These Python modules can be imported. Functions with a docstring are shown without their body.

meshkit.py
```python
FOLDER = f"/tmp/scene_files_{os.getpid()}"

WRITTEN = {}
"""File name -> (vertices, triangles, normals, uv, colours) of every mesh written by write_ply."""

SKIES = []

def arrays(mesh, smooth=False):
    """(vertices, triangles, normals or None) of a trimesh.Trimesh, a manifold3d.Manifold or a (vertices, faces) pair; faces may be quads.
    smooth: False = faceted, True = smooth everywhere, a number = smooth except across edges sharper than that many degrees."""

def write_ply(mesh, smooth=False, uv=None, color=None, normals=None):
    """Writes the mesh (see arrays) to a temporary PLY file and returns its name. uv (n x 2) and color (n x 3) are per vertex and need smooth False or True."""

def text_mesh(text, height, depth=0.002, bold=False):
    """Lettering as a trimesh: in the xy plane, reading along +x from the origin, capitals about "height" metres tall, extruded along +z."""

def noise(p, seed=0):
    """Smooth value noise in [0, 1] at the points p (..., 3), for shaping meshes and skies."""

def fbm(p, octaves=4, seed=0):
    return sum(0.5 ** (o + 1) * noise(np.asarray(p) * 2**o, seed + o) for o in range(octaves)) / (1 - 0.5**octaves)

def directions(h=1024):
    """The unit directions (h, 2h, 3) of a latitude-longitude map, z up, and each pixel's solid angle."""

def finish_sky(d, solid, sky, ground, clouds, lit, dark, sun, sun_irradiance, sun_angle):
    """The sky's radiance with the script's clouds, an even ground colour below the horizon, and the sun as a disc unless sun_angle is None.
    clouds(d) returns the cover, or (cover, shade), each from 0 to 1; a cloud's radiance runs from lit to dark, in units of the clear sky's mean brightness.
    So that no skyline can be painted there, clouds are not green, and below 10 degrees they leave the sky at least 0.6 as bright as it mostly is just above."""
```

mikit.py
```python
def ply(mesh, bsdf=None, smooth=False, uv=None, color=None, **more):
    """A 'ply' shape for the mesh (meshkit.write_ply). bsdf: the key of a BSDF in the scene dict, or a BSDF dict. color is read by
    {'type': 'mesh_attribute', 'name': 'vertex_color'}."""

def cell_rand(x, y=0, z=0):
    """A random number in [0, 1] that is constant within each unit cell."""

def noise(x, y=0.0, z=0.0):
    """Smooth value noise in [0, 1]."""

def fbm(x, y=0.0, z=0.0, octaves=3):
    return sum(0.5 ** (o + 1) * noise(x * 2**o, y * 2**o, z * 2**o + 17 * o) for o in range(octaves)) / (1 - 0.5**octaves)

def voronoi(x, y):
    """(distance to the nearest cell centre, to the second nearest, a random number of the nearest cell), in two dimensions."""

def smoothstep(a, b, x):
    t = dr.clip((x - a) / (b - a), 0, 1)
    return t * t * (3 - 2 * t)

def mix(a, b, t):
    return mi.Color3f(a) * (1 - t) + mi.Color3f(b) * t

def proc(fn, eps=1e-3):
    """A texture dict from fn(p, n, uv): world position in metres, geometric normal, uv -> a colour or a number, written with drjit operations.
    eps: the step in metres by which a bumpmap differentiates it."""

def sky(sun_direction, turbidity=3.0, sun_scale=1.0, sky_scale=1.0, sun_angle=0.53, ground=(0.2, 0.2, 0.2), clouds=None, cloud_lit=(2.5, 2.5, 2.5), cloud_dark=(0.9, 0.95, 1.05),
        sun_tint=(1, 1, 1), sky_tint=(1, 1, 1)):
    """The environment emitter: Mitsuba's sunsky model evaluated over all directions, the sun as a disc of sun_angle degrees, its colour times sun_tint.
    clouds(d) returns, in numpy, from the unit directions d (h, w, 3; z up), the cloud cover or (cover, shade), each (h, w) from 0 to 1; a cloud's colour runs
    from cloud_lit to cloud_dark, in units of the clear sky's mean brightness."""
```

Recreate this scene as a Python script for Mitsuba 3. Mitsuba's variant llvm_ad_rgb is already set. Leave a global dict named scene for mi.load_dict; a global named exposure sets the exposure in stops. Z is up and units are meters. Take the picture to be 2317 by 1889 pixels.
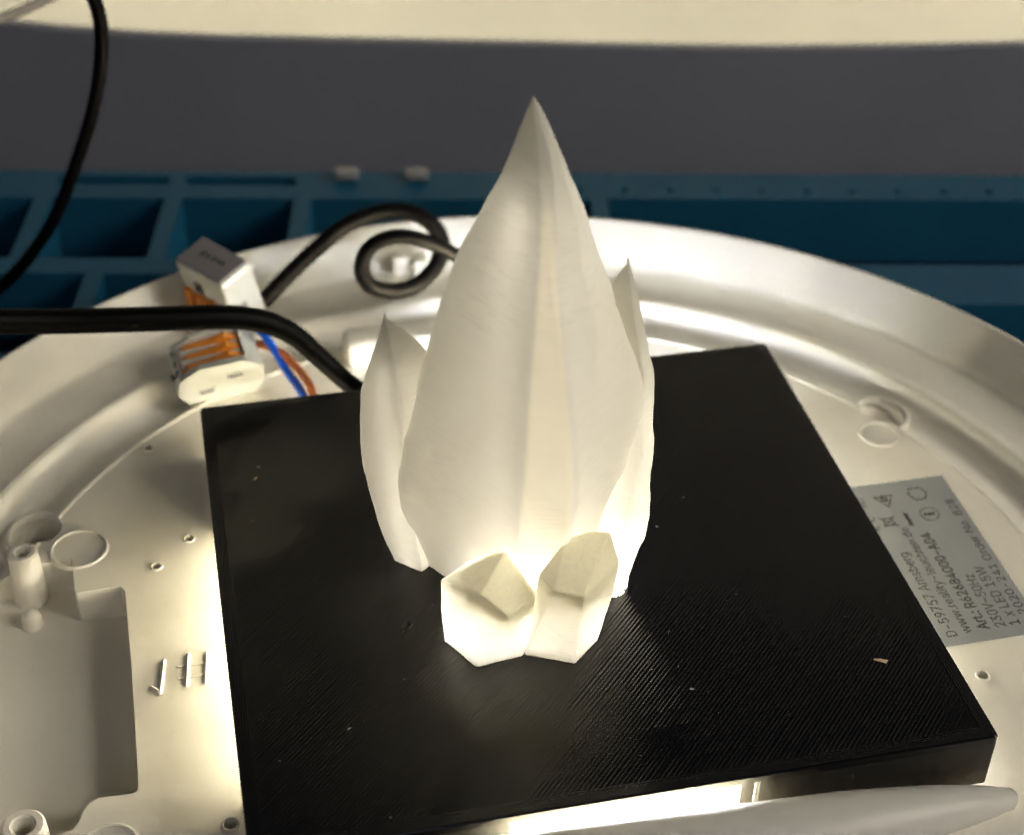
import math
import numpy as np
import trimesh
import manifold3d as m3
import shapely.geometry as sg
from shapely import affinity
import drjit as dr
import mitsuba as mi
import mikit
import meshkit
from mikit import proc, noise, fbm, smoothstep, mix, cell_rand

T = mi.ScalarTransform4f
scene, labels = {}, {}

# ------------------------------------------------------------------ camera, light, exposure
EYE = np.array([0.0, 0.0, 0.22833])
FORWARD = np.array([0.0, 0.79606, -0.60522])
UPWARD = np.array([-0.01995, 0.60510, 0.79590])
scene['camera'] = {
    'type': 'thinlens', 'fov': 34.909, 'fov_axis': 'x', 'near_clip': 0.01, 'far_clip': 20.0,
    'aperture_radius': 0.0018, 'focus_distance': 0.300,
    'to_world': T().look_at(origin=EYE.tolist(), target=(EYE + FORWARD).tolist(), up=UPWARD.tolist())}
exposure = 0.0
AMBIENT = 0.022
LED_TINT = np.array([1.0, 0.87, 0.58])
CORE_TINT = np.array([1.0, 0.925, 0.80])
LED_POWER = 300.0
CORE_POWER = 150.0
ROOM_TOP, FILL_BACK = 10.6, 1.1
scene['ambient'] = {'type': 'constant', 'radiance': {'type': 'rgb', 'value': [AMBIENT * 0.95, AMBIENT * 0.93, AMBIENT * 1.0]}}
# added spots out of view: two brighten the wall foot, one its upper part
for k_, (o_, t_, i_, cut_) in enumerate([((-0.52, 0.512, 0.02), (0.22, 0.60, -0.035), 2.6, 13.0), ((0.60, 0.512, 0.03), (-0.16, 0.60, -0.035), 2.6, 12.0),
                                         ((-0.60, 0.10, 0.55), (-0.13, 0.60, 0.340), 3.6, 5.0)]):
    scene[f'added_wall_spot_{k_:03d}'] = {'type': 'spot', 'cutoff_angle': cut_, 'beam_width': cut_ * (0.8 if k_ == 2 else 0.35), 'intensity': {'type': 'rgb', 'value': [i_ * 0.57, i_ * 0.53, i_ * 0.38]},
                                     'to_world': T().look_at(origin=list(o_), target=list(t_), up=[0, 0, 1])}


# ------------------------------------------------------------------ materials
def rgb(*c):
    return {'type': 'rgb', 'value': list(map(float, c))}


def principled(color, rough, **k):
    c = color if isinstance(color, dict) else rgb(*color)
    return {'type': 'principled', 'base_color': c, 'roughness': rough, **k}


def bumped(inner, fn, scale, eps):
    return {'type': 'bumpmap', 'arbitrary': proc(fn, eps), 'scale': scale, 'bsdf': inner}


def two(b):
    return {'type': 'twosided', 'bsdf': b}


def white_color(p, n, uv):
    s = fbm(p.x * 60, p.y * 60, p.z * 60)
    spots = smoothstep(0.80, 0.86, noise(p.x * 700, p.y * 700, p.z * 700))
    c = mix((0.80, 0.765, 0.67), (0.84, 0.81, 0.725), s)
    return c * (1 - 0.025 * spots)


def white_bump(p, n, uv):
    return 0.7 * noise(p.x * 260, p.y * 260, p.z * 260) + 0.3 * noise(p.x * 900, p.y * 900, p.z * 900)


scene['m_white'] = two(bumped(principled(proc(white_color), 0.6, specular=0.15), white_bump, 0.00006, 2e-4))
scene['m_white_soft'] = two(principled((0.80, 0.785, 0.75), 0.45, specular=0.4))
scene['m_bar'] = two(principled((0.58, 0.565, 0.53), 0.42, specular=0.4))

YAW = 0.22629
EX = np.array([math.cos(YAW), math.sin(YAW), 0.0])
EB = np.array([math.sin(YAW), -math.cos(YAW), 0.0])          # from the back edge of the cover towards the viewer
CORNER = np.array([-0.06814, 0.28322, 0.0])
COVER_W, COVER_D, COVER_TOP = 0.130, 0.1223, 0.014


def on_cover(a, b, z):
    return CORNER + a * EX + b * EB + np.array([0, 0, z])


def cover_ab(p):
    x, y = p.x - CORNER[0], p.y - CORNER[1]
    return x * EX[0] + y * EX[1], x * EB[0] + y * EB[1]


def groove(t, pitch):
    f = t / pitch - dr.floor(t / pitch)
    return 1 - dr.square(2 * f - 1)


def cover_side_bump(p, n, uv):
    return groove(p.z, 0.00034) + 0.5 * noise(p.x * 600, p.y * 600, p.z * 2500)


def cover_rough(p, n, uv):
    a, b = cover_ab(p)
    return 0.16 + 0.05 * fbm(a * 45, b * 45, 2.0)


scene['m_cover_top'] = two(principled((0.0024, 0.0027, 0.0044), 0.18, specular=0.32))
scene['m_cover_line'] = two(principled((0.0024, 0.0027, 0.0044), proc(cover_rough), specular=0.32))
scene['m_cover_side'] = two(bumped(principled((0.012, 0.012, 0.013), 0.33, specular=0.5), cover_side_bump, 0.00004, 3e-5))
scene['m_burr'] = two(principled((0.006, 0.006, 0.007), 0.16, specular=0.6))
scene['m_pit'] = two(principled((0.006, 0.006, 0.006), 0.5))


def crystal_color(p, n, uv):
    s = fbm(p.x * 90, p.y * 90, p.z * 45)
    layer = noise(p.x * 60, p.y * 60, p.z * 2300)
    patch = smoothstep(0.44, 0.62, fbm(p.x * 75 + 5, p.y * 75, p.z * 45))
    grit = smoothstep(0.52, 0.80, noise(p.x * 520, p.y * 520, p.z * 2000))
    return mix((0.865, 0.845, 0.76), (0.90, 0.885, 0.82), s) * (1 - 0.03 * layer - 0.045 * patch * grit)


def dim_tip_color(p, n, uv):
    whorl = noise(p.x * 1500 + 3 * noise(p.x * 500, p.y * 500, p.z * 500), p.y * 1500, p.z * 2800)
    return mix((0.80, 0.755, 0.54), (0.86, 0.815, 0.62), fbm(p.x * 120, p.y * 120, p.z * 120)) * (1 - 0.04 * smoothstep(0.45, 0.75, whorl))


scene['m_crystal'] = {'type': 'principledthin', 'base_color': proc(crystal_color), 'roughness': 0.42, 'diff_trans': 1.05, 'spec_trans': 0.0, 'eta': 1.45}


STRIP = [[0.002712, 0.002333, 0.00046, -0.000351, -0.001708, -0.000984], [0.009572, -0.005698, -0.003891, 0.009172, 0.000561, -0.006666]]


def ridge_glow(p):
    """1 on the narrow front facet of the tall crystal, where extra glow is painted in."""
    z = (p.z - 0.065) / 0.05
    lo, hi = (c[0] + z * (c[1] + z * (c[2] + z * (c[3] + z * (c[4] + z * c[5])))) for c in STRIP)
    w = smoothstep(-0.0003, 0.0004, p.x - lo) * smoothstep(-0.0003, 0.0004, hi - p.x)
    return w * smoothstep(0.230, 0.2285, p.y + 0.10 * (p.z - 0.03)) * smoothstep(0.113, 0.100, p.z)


scene['m_main_crystal'] = {'type': 'principledthin', 'base_color': proc(lambda p, n, uv: mix(crystal_color(p, n, uv), mi.Color3f(0.90, 0.865, 0.74) * crystal_color(p, n, uv).x / 0.88, ridge_glow(p))),
                                  'roughness': 0.42, 'diff_trans': proc(lambda p, n, uv: 0.98 + 0.30 * ridge_glow(p)), 'spec_trans': 0.0, 'eta': 1.45}  # strip glow put into the colour and transmission of the facet
# dimmer glow of thick stubby tips, painted into colour and transmission: border normal, point
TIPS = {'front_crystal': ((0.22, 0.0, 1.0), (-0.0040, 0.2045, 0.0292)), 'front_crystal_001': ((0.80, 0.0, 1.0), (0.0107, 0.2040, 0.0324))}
TIP_MAT = {'main_crystal': 'm_main_crystal'}


def tip_dimming(n_, c_):
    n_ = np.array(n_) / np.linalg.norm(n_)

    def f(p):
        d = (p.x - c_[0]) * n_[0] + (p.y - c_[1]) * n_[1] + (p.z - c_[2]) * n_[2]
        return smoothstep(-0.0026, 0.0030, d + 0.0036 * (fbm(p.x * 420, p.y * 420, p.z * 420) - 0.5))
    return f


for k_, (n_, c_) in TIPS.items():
    f_ = tip_dimming(n_, c_)
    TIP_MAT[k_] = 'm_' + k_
    scene['m_' + k_] = {'type': 'principledthin', 'base_color': proc(lambda p, n, uv, f_=f_: mix(crystal_color(p, n, uv), dim_tip_color(p, n, uv), f_(p))), 'roughness': 0.42,
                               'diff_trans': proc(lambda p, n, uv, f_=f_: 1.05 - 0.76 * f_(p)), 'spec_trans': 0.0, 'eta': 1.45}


scene['m_cable'] = two({'type': 'blendbsdf', 'weight': 0.25, 'a': {'type': 'diffuse', 'reflectance': rgb(0.0025, 0.0025, 0.003)},
                        'b': {'type': 'roughplastic', 'diffuse_reflectance': rgb(0.0025, 0.0025, 0.003), 'int_ior': 1.35, 'alpha': 0.22}})
scene['m_grey_cable'] = two(principled((0.30, 0.28, 0.25), 0.5))
scene['m_blue_wire'] = two(principled((0.008, 0.085, 0.62), 0.35, specular=0.5))
scene['m_brown_wire'] = two(principled((0.42, 0.13, 0.045), 0.38, specular=0.5))
scene['m_connector'] = two(principled((0.60, 0.61, 0.56), 0.34, specular=0.5))
scene['m_connector_shaded'] = two(principled((0.20, 0.19, 0.205), 0.40, specular=0.5))  # darker copy of the connector grey, shade painted in
scene['m_lever'] = two(principled((0.90, 0.29, 0.02), 0.32, specular=0.5))
scene['m_hole'] = two(principled((0.015, 0.014, 0.013), 0.6))
scene['m_print'] = two(principled((0.035, 0.05, 0.04), 0.6))


def blue_color(p, n, uv):
    return mix((0.006, 0.066, 0.128), (0.009, 0.080, 0.152), fbm(p.x * 50, p.y * 50, p.z * 50))


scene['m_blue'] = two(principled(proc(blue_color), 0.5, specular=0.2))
scene['m_blue_shaded'] = two(principled((0.0014, 0.006, 0.028), 0.5, specular=0.2))  # shade of the pockets, painted as a darker copy of the crate blue
scene['m_clip'] = two(principled((0.27, 0.27, 0.27), 0.5))


def panel_color(p, n, uv):
    s = fbm(p.x * 14, p.z * 14, 3.0)
    return mix((0.180, 0.186, 0.230), (0.208, 0.214, 0.262), s)


scene['m_panel'] = two(principled(proc(panel_color), 0.7, specular=0.2))


def wall_color(p, n, uv):
    s = fbm(p.x * 9, p.z * 3, 1.0)
    return mix((0.70, 0.66, 0.57), (0.78, 0.75, 0.67), s)


scene['m_wall'] = two(principled(proc(wall_color), 0.8, specular=0.15))
scene['m_desk'] = two(principled((0.16, 0.145, 0.13), 0.6))


def label_color(p, n, uv):
    s = fbm(p.x * 120, p.y * 120, 2.0)
    return mix((0.27, 0.29, 0.30), (0.33, 0.35, 0.36), s)


def label_bump(p, n, uv):
    return smoothstep(0.62, 0.75, noise(p.x * 420, p.y * 420)) + 0.3 * noise(p.x * 900, p.y * 900)


scene['m_label'] = two(bumped(principled(proc(label_color), 0.28, specular=0.55), label_bump, 0.00006, 1e-4))
scene['m_ink'] = two(principled((0.045, 0.045, 0.05), 0.5))
scene['m_flake'] = two(principled((0.62, 0.45, 0.28), 0.6))
scene['m_fluff'] = two(principled((0.22, 0.22, 0.225), 0.6))


# ------------------------------------------------------------------ helpers
def add(key, mesh, mat, smooth=30, emit=None, **k):
    base, n = key, 0
    while key in scene:
        n += 1
        key = f'{base}_{n:03d}'
    scene[key] = mikit.ply(mesh, mat, smooth=smooth, **k)
    if emit is not None:
        scene[key]['emitter'] = {'type': 'area', 'radiance': rgb(*emit)}
    return key


def tag(key, label, category=None, group=None, kind=None):
    d = {'label': label}
    if category:
        d['category'] = category
    if group:
        d['group'] = group
    if kind:
        d['kind'] = kind
    labels[key] = d


def tm(man):
    m = man.to_mesh()
    return trimesh.Trimesh(np.array(m.vert_properties[:, :3]), np.array(m.tri_verts), process=True)


def man(mesh):
    return m3.Manifold(m3.Mesh(np.asarray(mesh.vertices, np.float32), np.asarray(mesh.faces, np.uint32)))


def prism(poly, z0, z1):
    """Solid between two heights over an outline (list of xy points, anticlockwise)."""
    cs = m3.CrossSection([np.asarray(poly, float)], m3.FillRule.NonZero)
    return cs.extrude(z1 - z0).translate((0, 0, z0))


def lathe_man(profile, seg=96):
    """profile: closed outline (r, z)."""
    cs = m3.CrossSection([np.asarray(profile, float)], m3.FillRule.NonZero)
    return cs.revolve(seg)


def rounded_box(sx, sy, sz, r=0.0008, n=8):
    s = m3.Manifold.sphere(r, n)
    hx, hy, hz = sx / 2 - r, sy / 2 - r, sz / 2 - r
    return m3.Manifold.batch_hull([s.translate((x, y, z)) for x in (-hx, hx) for y in (-hy, hy) for z in (-hz, hz)])


def spline(points, n=12):
    p = np.asarray(points, float)
    p = np.vstack([2 * p[0] - p[1], p, 2 * p[-1] - p[-2]])
    out = []
    for i in range(1, len(p) - 2):
        for t in np.arange(n) / n:
            a, b, c, d = p[i - 1:i + 3]
            out.append(0.5 * (2 * b + (c - a) * t + (2 * a - 5 * b + 4 * c - d) * t * t + (3 * b - a - 3 * c + d) * t ** 3))
    out.append(p[-2])
    return np.array(out)


def tube(points, radius, seg=14, flat=1.0, n=12):
    """A cable along a spline; flat < 1 squeezes it in height."""
    c = spline(points, n)
    radius = np.broadcast_to(radius, len(c)) if np.ndim(radius) == 0 else np.interp(np.linspace(0, 1, len(c)), np.linspace(0, 1, len(radius)), radius)
    t = np.gradient(c, axis=0)
    t /= np.linalg.norm(t, axis=1, keepdims=True)
    u = np.cross(t[0], [0, 0, 1.0])
    if np.linalg.norm(u) < 0.1:
        u = np.cross(t[0], [0, 1.0, 0])
    rings = []
    for i in range(len(c)):
        u = u - t[i] * (u @ t[i])
        u /= np.linalg.norm(u)
        v = np.cross(t[i], u)
        ang = np.arange(seg) * 2 * math.pi / seg
        rings.append(c[i] + radius[i] * (np.cos(ang)[:, None] * u + flat * np.sin(ang)[:, None] * v))
    V = np.vstack(rings + [c[:1], c[-1:]])
    F = []
    for i in range(len(c) - 1):
        for k in range(seg):
            a, b = i * seg + k, i * seg + (k + 1) % seg
            F += [[a, b, b + seg], [a, b + seg, a + seg]]
    e, L = len(c) * seg, (len(c) - 1) * seg
    for k in range(seg):
        F += [[e, (k + 1) % seg, k], [e + 1, L + k, L + (k + 1) % seg]]
    m = trimesh.Trimesh(V, F, process=False)
    m.fix_normals()
    return m


def xf(mesh, R=None, t=(0, 0, 0)):
    M = np.eye(4)
    if R is not None:
        M[:3, :3] = R
    M[:3, 3] = t
    m = mesh.copy()
    m.apply_transform(M)
    return m


COVER_R = np.stack([EX, -EB, [0, 0, 1.0]], 1)          # local x along the cover, local y away from the viewer


# ------------------------------------------------------------------ setting: room lamp, added fill, wall, desk
def facing(origin, target):
    return T().look_at(origin=list(origin), target=list(target), up=[0, 0.1, 1])


scene['room_lamp'] = {'type': 'disk', 'to_world': facing((1.25, -0.15, 0.85), (0, 0.25, 0)) @ T().scale([0.35, 0.35, 1]), 'bsdf': {'type': 'diffuse'},
                          'emitter': {'type': 'area', 'radiance': rgb(*(np.array([1.0, 0.93, 0.79]) * ROOM_TOP))}}
tag_later = {'room_lamp': 'large round room lamp at the right, out of the picture', 'fill_panel': 'added fill light panel behind the viewer, out of the picture'}
scene['fill_panel'] = {'type': 'rectangle', 'to_world': facing((0.10, -1.5, 1.05), (0, 0.4, 0)) @ T().scale([0.45, 0.32, 1]), 'bsdf': {'type': 'diffuse'},  # added emitter behind the viewer, fills in light from the front
                   'emitter': {'type': 'area', 'radiance': rgb(*(np.array([0.97, 0.96, 1.06]) * FILL_BACK))}}
for k_, l_ in tag_later.items():
    labels[k_] = {'label': l_, 'kind': 'structure'}
xs = np.linspace(-1.1, 1.1, 120)
zs = np.linspace(-0.35, 0.42, 18)
gx, gz = np.meshgrid(xs, zs)
gy = 0.60 + 0.0009 * np.sin(gx * 31 + 0.6 * np.sin(gx * 9)) + 0.0005 * np.sin(gx * 57 + 1.0)
V = np.stack([gx, gy, gz], -1).reshape(-1, 3)
nx = len(xs)
q = np.array([[r * nx + c, r * nx + c + 1, (r + 1) * nx + c + 1, (r + 1) * nx + c] for r in range(len(zs) - 1) for c in range(nx - 1)])
add('wall', (V, q), 'm_wall', smooth=True)
tag('wall', 'beige lit wall far behind, above the dark grey board', kind='structure')
add('desk', trimesh.creation.box(extents=[2.2, 1.6, 0.02], transform=trimesh.transformations.translation_matrix([0, -0.19, -0.075])), 'm_desk', smooth=False)
tag('desk', 'dark desk top under the blue crate', kind='structure')

# dark grey board between wall and crate
bx = np.linspace(-0.75, 0.75, 61)
top = 0.0025 + 0.004 * np.clip((bx - 0.06) / 0.12, 0, 1.2) ** 1.5 - 0.0 * bx
top += 0.005 * np.clip((-bx - 0.09) / 0.09, 0, 1) ** 2
n_ = len(bx)
bv = np.vstack([np.column_stack([bx, np.full(n_, yy), zz]) for yy in (0.498, 0.502) for zz in (np.full(n_, -0.0649), top)])
bf = []
for i in range(n_ - 1):
    for a_, b_ in ((0, 1), (1, 3), (3, 2), (2, 0)):
        bf += [[a_ * n_ + i, a_ * n_ + i + 1, b_ * n_ + i + 1], [a_ * n_ + i, b_ * n_ + i + 1, b_ * n_ + i]]
for i in (0, n_ - 1):
    bf += [[i, n_ + i, 3 * n_ + i], [i, 3 * n_ + i, 2 * n_ + i]]
brd = trimesh.Trimesh(bv, bf)
brd.fix_normals()
add('grey_board', brd, 'm_panel', smooth=20)
tag('grey_board', 'dark grey board standing upright behind the blue crate, below the beige wall', 'board')

# ------------------------------------------------------------------ blue crate lid under the lamp
CY = 0.030
CR = np.array([[math.cos(CY), -math.sin(CY), 0], [math.sin(CY), math.cos(CY), 0], [0, 0, 1.0]])
C0 = np.array([0, 0.423, 0])


def box_man(x0, x1, y0, y1, z0, z1):
    return m3.Manifold.cube((x1 - x0, y1 - y0, z1 - z0)).translate((x0, y0, z0))


lid = box_man(-0.40, 0.40, -0.62, 0.016, -0.065, -0.012)
cuts = []
for x0, x1, y0, y1 in [(-0.1365, -0.1035, -0.034, -0.0005), (-0.0985, -0.0655, -0.034, -0.0005), (-0.0605, 0.022, -0.034, -0.0005),
                       (0.027, 0.30, -0.036, 0.0005), (-0.19, -0.1415, -0.034, -0.0005), (-0.30, -0.195, -0.034, -0.0005)]:
    cuts.append(box_man(x0, x1, y0, y1, -0.034, 0.0))
for i in range(7):
    cuts.append(box_man(-0.19 + i * 0.038, -0.157 + i * 0.038, -0.080, -0.042, -0.034, 0.0))
cuts.append(box_man(0.085, 0.30, -0.10, -0.056, -0.034, 0.0))
for x0, x1 in [(-0.137, -0.104), (-0.099, -0.066)]:
    cuts.append(box_man(x0, x1, 0.0075, 0.0125, -0.030, 0.0))
for i in range(-1, 14):
    cuts.append(m3.Manifold.cylinder(0.02, 0.0012, 0.0012, 16).translate((0.0325 + i * 0.0137, 0.0055, -0.022)))
lid = lid - m3.Manifold.batch_boolean(cuts, m3.OpType.Add)
add('blue_crate__grid_top', xf(tm(lid), CR, C0), 'm_blue', smooth=20)
tag('blue_crate', 'blue plastic crate with a grid of square pockets under and behind the round lamp base', 'crate')
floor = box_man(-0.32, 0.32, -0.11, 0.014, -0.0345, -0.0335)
add('blue_crate__pocket_floor', xf(tm(floor), CR, C0), 'm_blue_shaded', smooth=False)
labels['blue_crate__pocket_floor'] = {'label': 'bottom of the pockets with their shade painted in dark navy'}
for i, x in enumerate((-0.0508, -0.0298)):
    b = tm(rounded_box(0.0070, 0.0035, 0.0028, 0.0006))
    add('clip', xf(b, CR, C0 + CR @ np.array([x, 0.011, -0.0098])), 'm_clip')
tag('clip', 'left one of two small grey clips on the back edge of the blue crate', 'clip')
tag('clip_001', 'right one of two small grey clips on the back edge of the blue crate', 'clip')

# ------------------------------------------------------------------ round white lamp base
HC = np.array([0.0067, 0.2287, 0.0])
prof = [(0.0, -0.0105), (0.1425, -0.0105), (0.1462, -0.006), (0.1468, 0.004), (0.1464, 0.0095), (0.1457, 0.0108), (0.1449, 0.0109), (0.1442, 0.0102),
        (0.1415, 0.0050), (0.1392, 0.0012), (0.1378, 0.0002), (0.1365, 0.0), (0.1275, 0.0), (0.1254, 0.0004), (0.1241, 0.0009), (0.1230, 0.0013), (0.1221, 0.0011), (0.1213, 0.0004),
        (0.1206, -0.0006), (0.1198, -0.0020), (0.1188, -0.0031), (0.1176, -0.0039), (0.1163, -0.0041), (0.1148, -0.0038),
        (0.1125, -0.0027), (0.1102, -0.0012), (0.1089, -0.0003), (0.1084, 0.0003), (0.1079, 0.0003), (0.1075, 0.0), (0.0, 0.0)]
pan = lathe_man(prof, 256).translate(tuple(HC))
notch = [(-0.0776, 0.1787), (-0.0745, 0.1802), (-0.0737, 0.1822), (-0.0736, 0.1841), (-0.0730, 0.1859), (-0.0716, 0.1872), (-0.0655, 0.1884), (-0.0649, 0.1893),
         (-0.0716, 0.2172), (-0.0774, 0.2396), (-0.0786, 0.2413), (-0.0875, 0.2391), (-0.0903, 0.2494), (-0.1024, 0.2453), (-0.1085, 0.2440), (-0.1075, 0.200), (-0.0985, 0.170)]
notch_s = list(sg.Polygon(notch).buffer(-0.0006).buffer(0.0012).buffer(-0.0006).exterior.coords)[:-1]
pan = pan - m3.CrossSection([np.array(notch_s)], m3.FillRule.Positive if sg.Polygon(notch_s).exterior.is_ccw else m3.FillRule.Negative).extrude(0.02).translate((0, 0, -0.0082))


def hole(x, y, r, depth):
    return m3.Manifold.cylinder(0.02, r, r, 24).translate((x, y, -depth))


small_holes = [(*(-0.0816, 0.2862, 0.0000), 0.00085), (*(-0.0673, 0.2560, 0.0000), 0.00080), (*(-0.0725, 0.2472, 0.0000), 0.00080), (*(-0.0475, 0.1820, 0.0000), 0.00115), (*(0.0918, 0.2211, 0.0000), 0.00100)]
pan = pan - m3.Manifold.batch_boolean([hole(h[0], h[1], h[3], 0.004) for h in small_holes], m3.OpType.Add)
dimples = [(-0.0995, 0.2584, 0.0000), (0.0863, 0.3062, 0.0000)]
for d, dd in zip(dimples, (0.0066, 0.0048)):
    pan = pan - m3.Manifold.cylinder(0.02, 0.0042, 0.0060, 40).translate((d[0], d[1], -dd))
add('lamp_base__pan', tm(pan), 'm_white', smooth=28)
tag('lamp_base', 'round white plastic ceiling lamp base lying open with a raised outer rim', 'lamp base')


def ring_mesh(r, w, h, seg=48):
    return tm(lathe_man([(r - w, -0.0006), (r + w, -0.0006), (r + w * 0.8, h * 0.7), (r + w * 0.3, h), (r - w * 0.3, h), (r - w * 0.8, h * 0.7)], seg))


for h in small_holes:
    add('lamp_base__hole_collar', xf(ring_mesh(h[3] + 0.00028, 0.00028, 0.00032, 28), None, (h[0], h[1], 0)), 'm_white')
for d in dimples:
    add('lamp_base__dimple_rim', xf(ring_mesh(0.0065, 0.0006, 0.0008), None, (d[0], d[1], -0.0018)), 'm_white')
for c, r in [((-0.0895, 0.2521, 0.0000), 0.0057), ((0.0844, 0.2967, 0.0000), 0.0044), ((-0.0675, 0.1763, -0.0000), 0.0050)]:
    add('lamp_base__round_mark', xf(ring_mesh(r, 0.00042, 0.00042), None, (c[0], c[1], 0)), 'm_white')
# screw bosses
def boss(r0, r1, h, hole_r, depth, seg=36):
    prof_ = [(hole_r, h - depth), (0.0, h - depth), (0.0, 0.0), (r0, 0.0), (r1, h - 0.0004), (r1 - 0.0004, h), (hole_r + 0.0004, h), (hole_r, h - 0.0004)]
    return tm(lathe_man(prof_[::-1], seg))


add('lamp_base__screw_boss', xf(boss(0.0035, 0.0030, 0.0132, 0.0014, 0.007), None, (-0.0990, 0.2457, -0.0083)), 'm_white')
labels['lamp_base__screw_boss'] = {'label': 'tall screw post at the back of the recess'}
add('lamp_base__screw_boss', xf(boss(0.0042, 0.0038, 0.0095, 0.0019, 0.007), None, (-0.0829, 0.1800, -0.0083)), 'm_white')
labels['lamp_base__screw_boss_001'] = {'label': 'wide screw post at the front of the recess'}
peg = tm(lathe_man([(0, 0), (0.0020, 0), (0.0020, 0.0022), (0.0017, 0.0032), (0.0010, 0.0038), (0, 0.0040)], 24))
add('lamp_base__peg', xf(peg, None, (-0.0969, 0.2378, -0.0082)), 'm_white')


def rod(p, q_, r, n=8):
    p, q_ = np.array(p, float), np.array(q_, float)
    s = m3.Manifold.sphere(r, n)
    return tm(m3.Manifold.batch_hull([s.translate(tuple(p)), s.translate(tuple(q_))]))


for p0, p1, r in [((-0.0661, 0.2205, 0.0001), (-0.0657, 0.2166, 0.0001), 0.00050), ((-0.0657, 0.2166, 0.0001), (-0.0653, 0.2122, 0.0001), 0.00050), ((-0.0672, 0.2135, 0.0001), (-0.0656, 0.2124, 0.0001), 0.00055),
                  ((-0.0617, 0.2222, 0.0001), (-0.0607, 0.2146, 0.0001), 0.00055), ((-0.0582, 0.2227, 0.0001), (-0.0572, 0.2153, 0.0001), 0.00055),
                  ((-0.0632, 0.2191, 0.0001), (-0.0576, 0.2205, 0.0001), 0.00026), ((-0.0625, 0.2160, 0.0001), (-0.0572, 0.2175, 0.0001), 0.00026)]:
    add('lamp_base__moulded_rib', rod(p0, p1, r), 'm_white')
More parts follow.
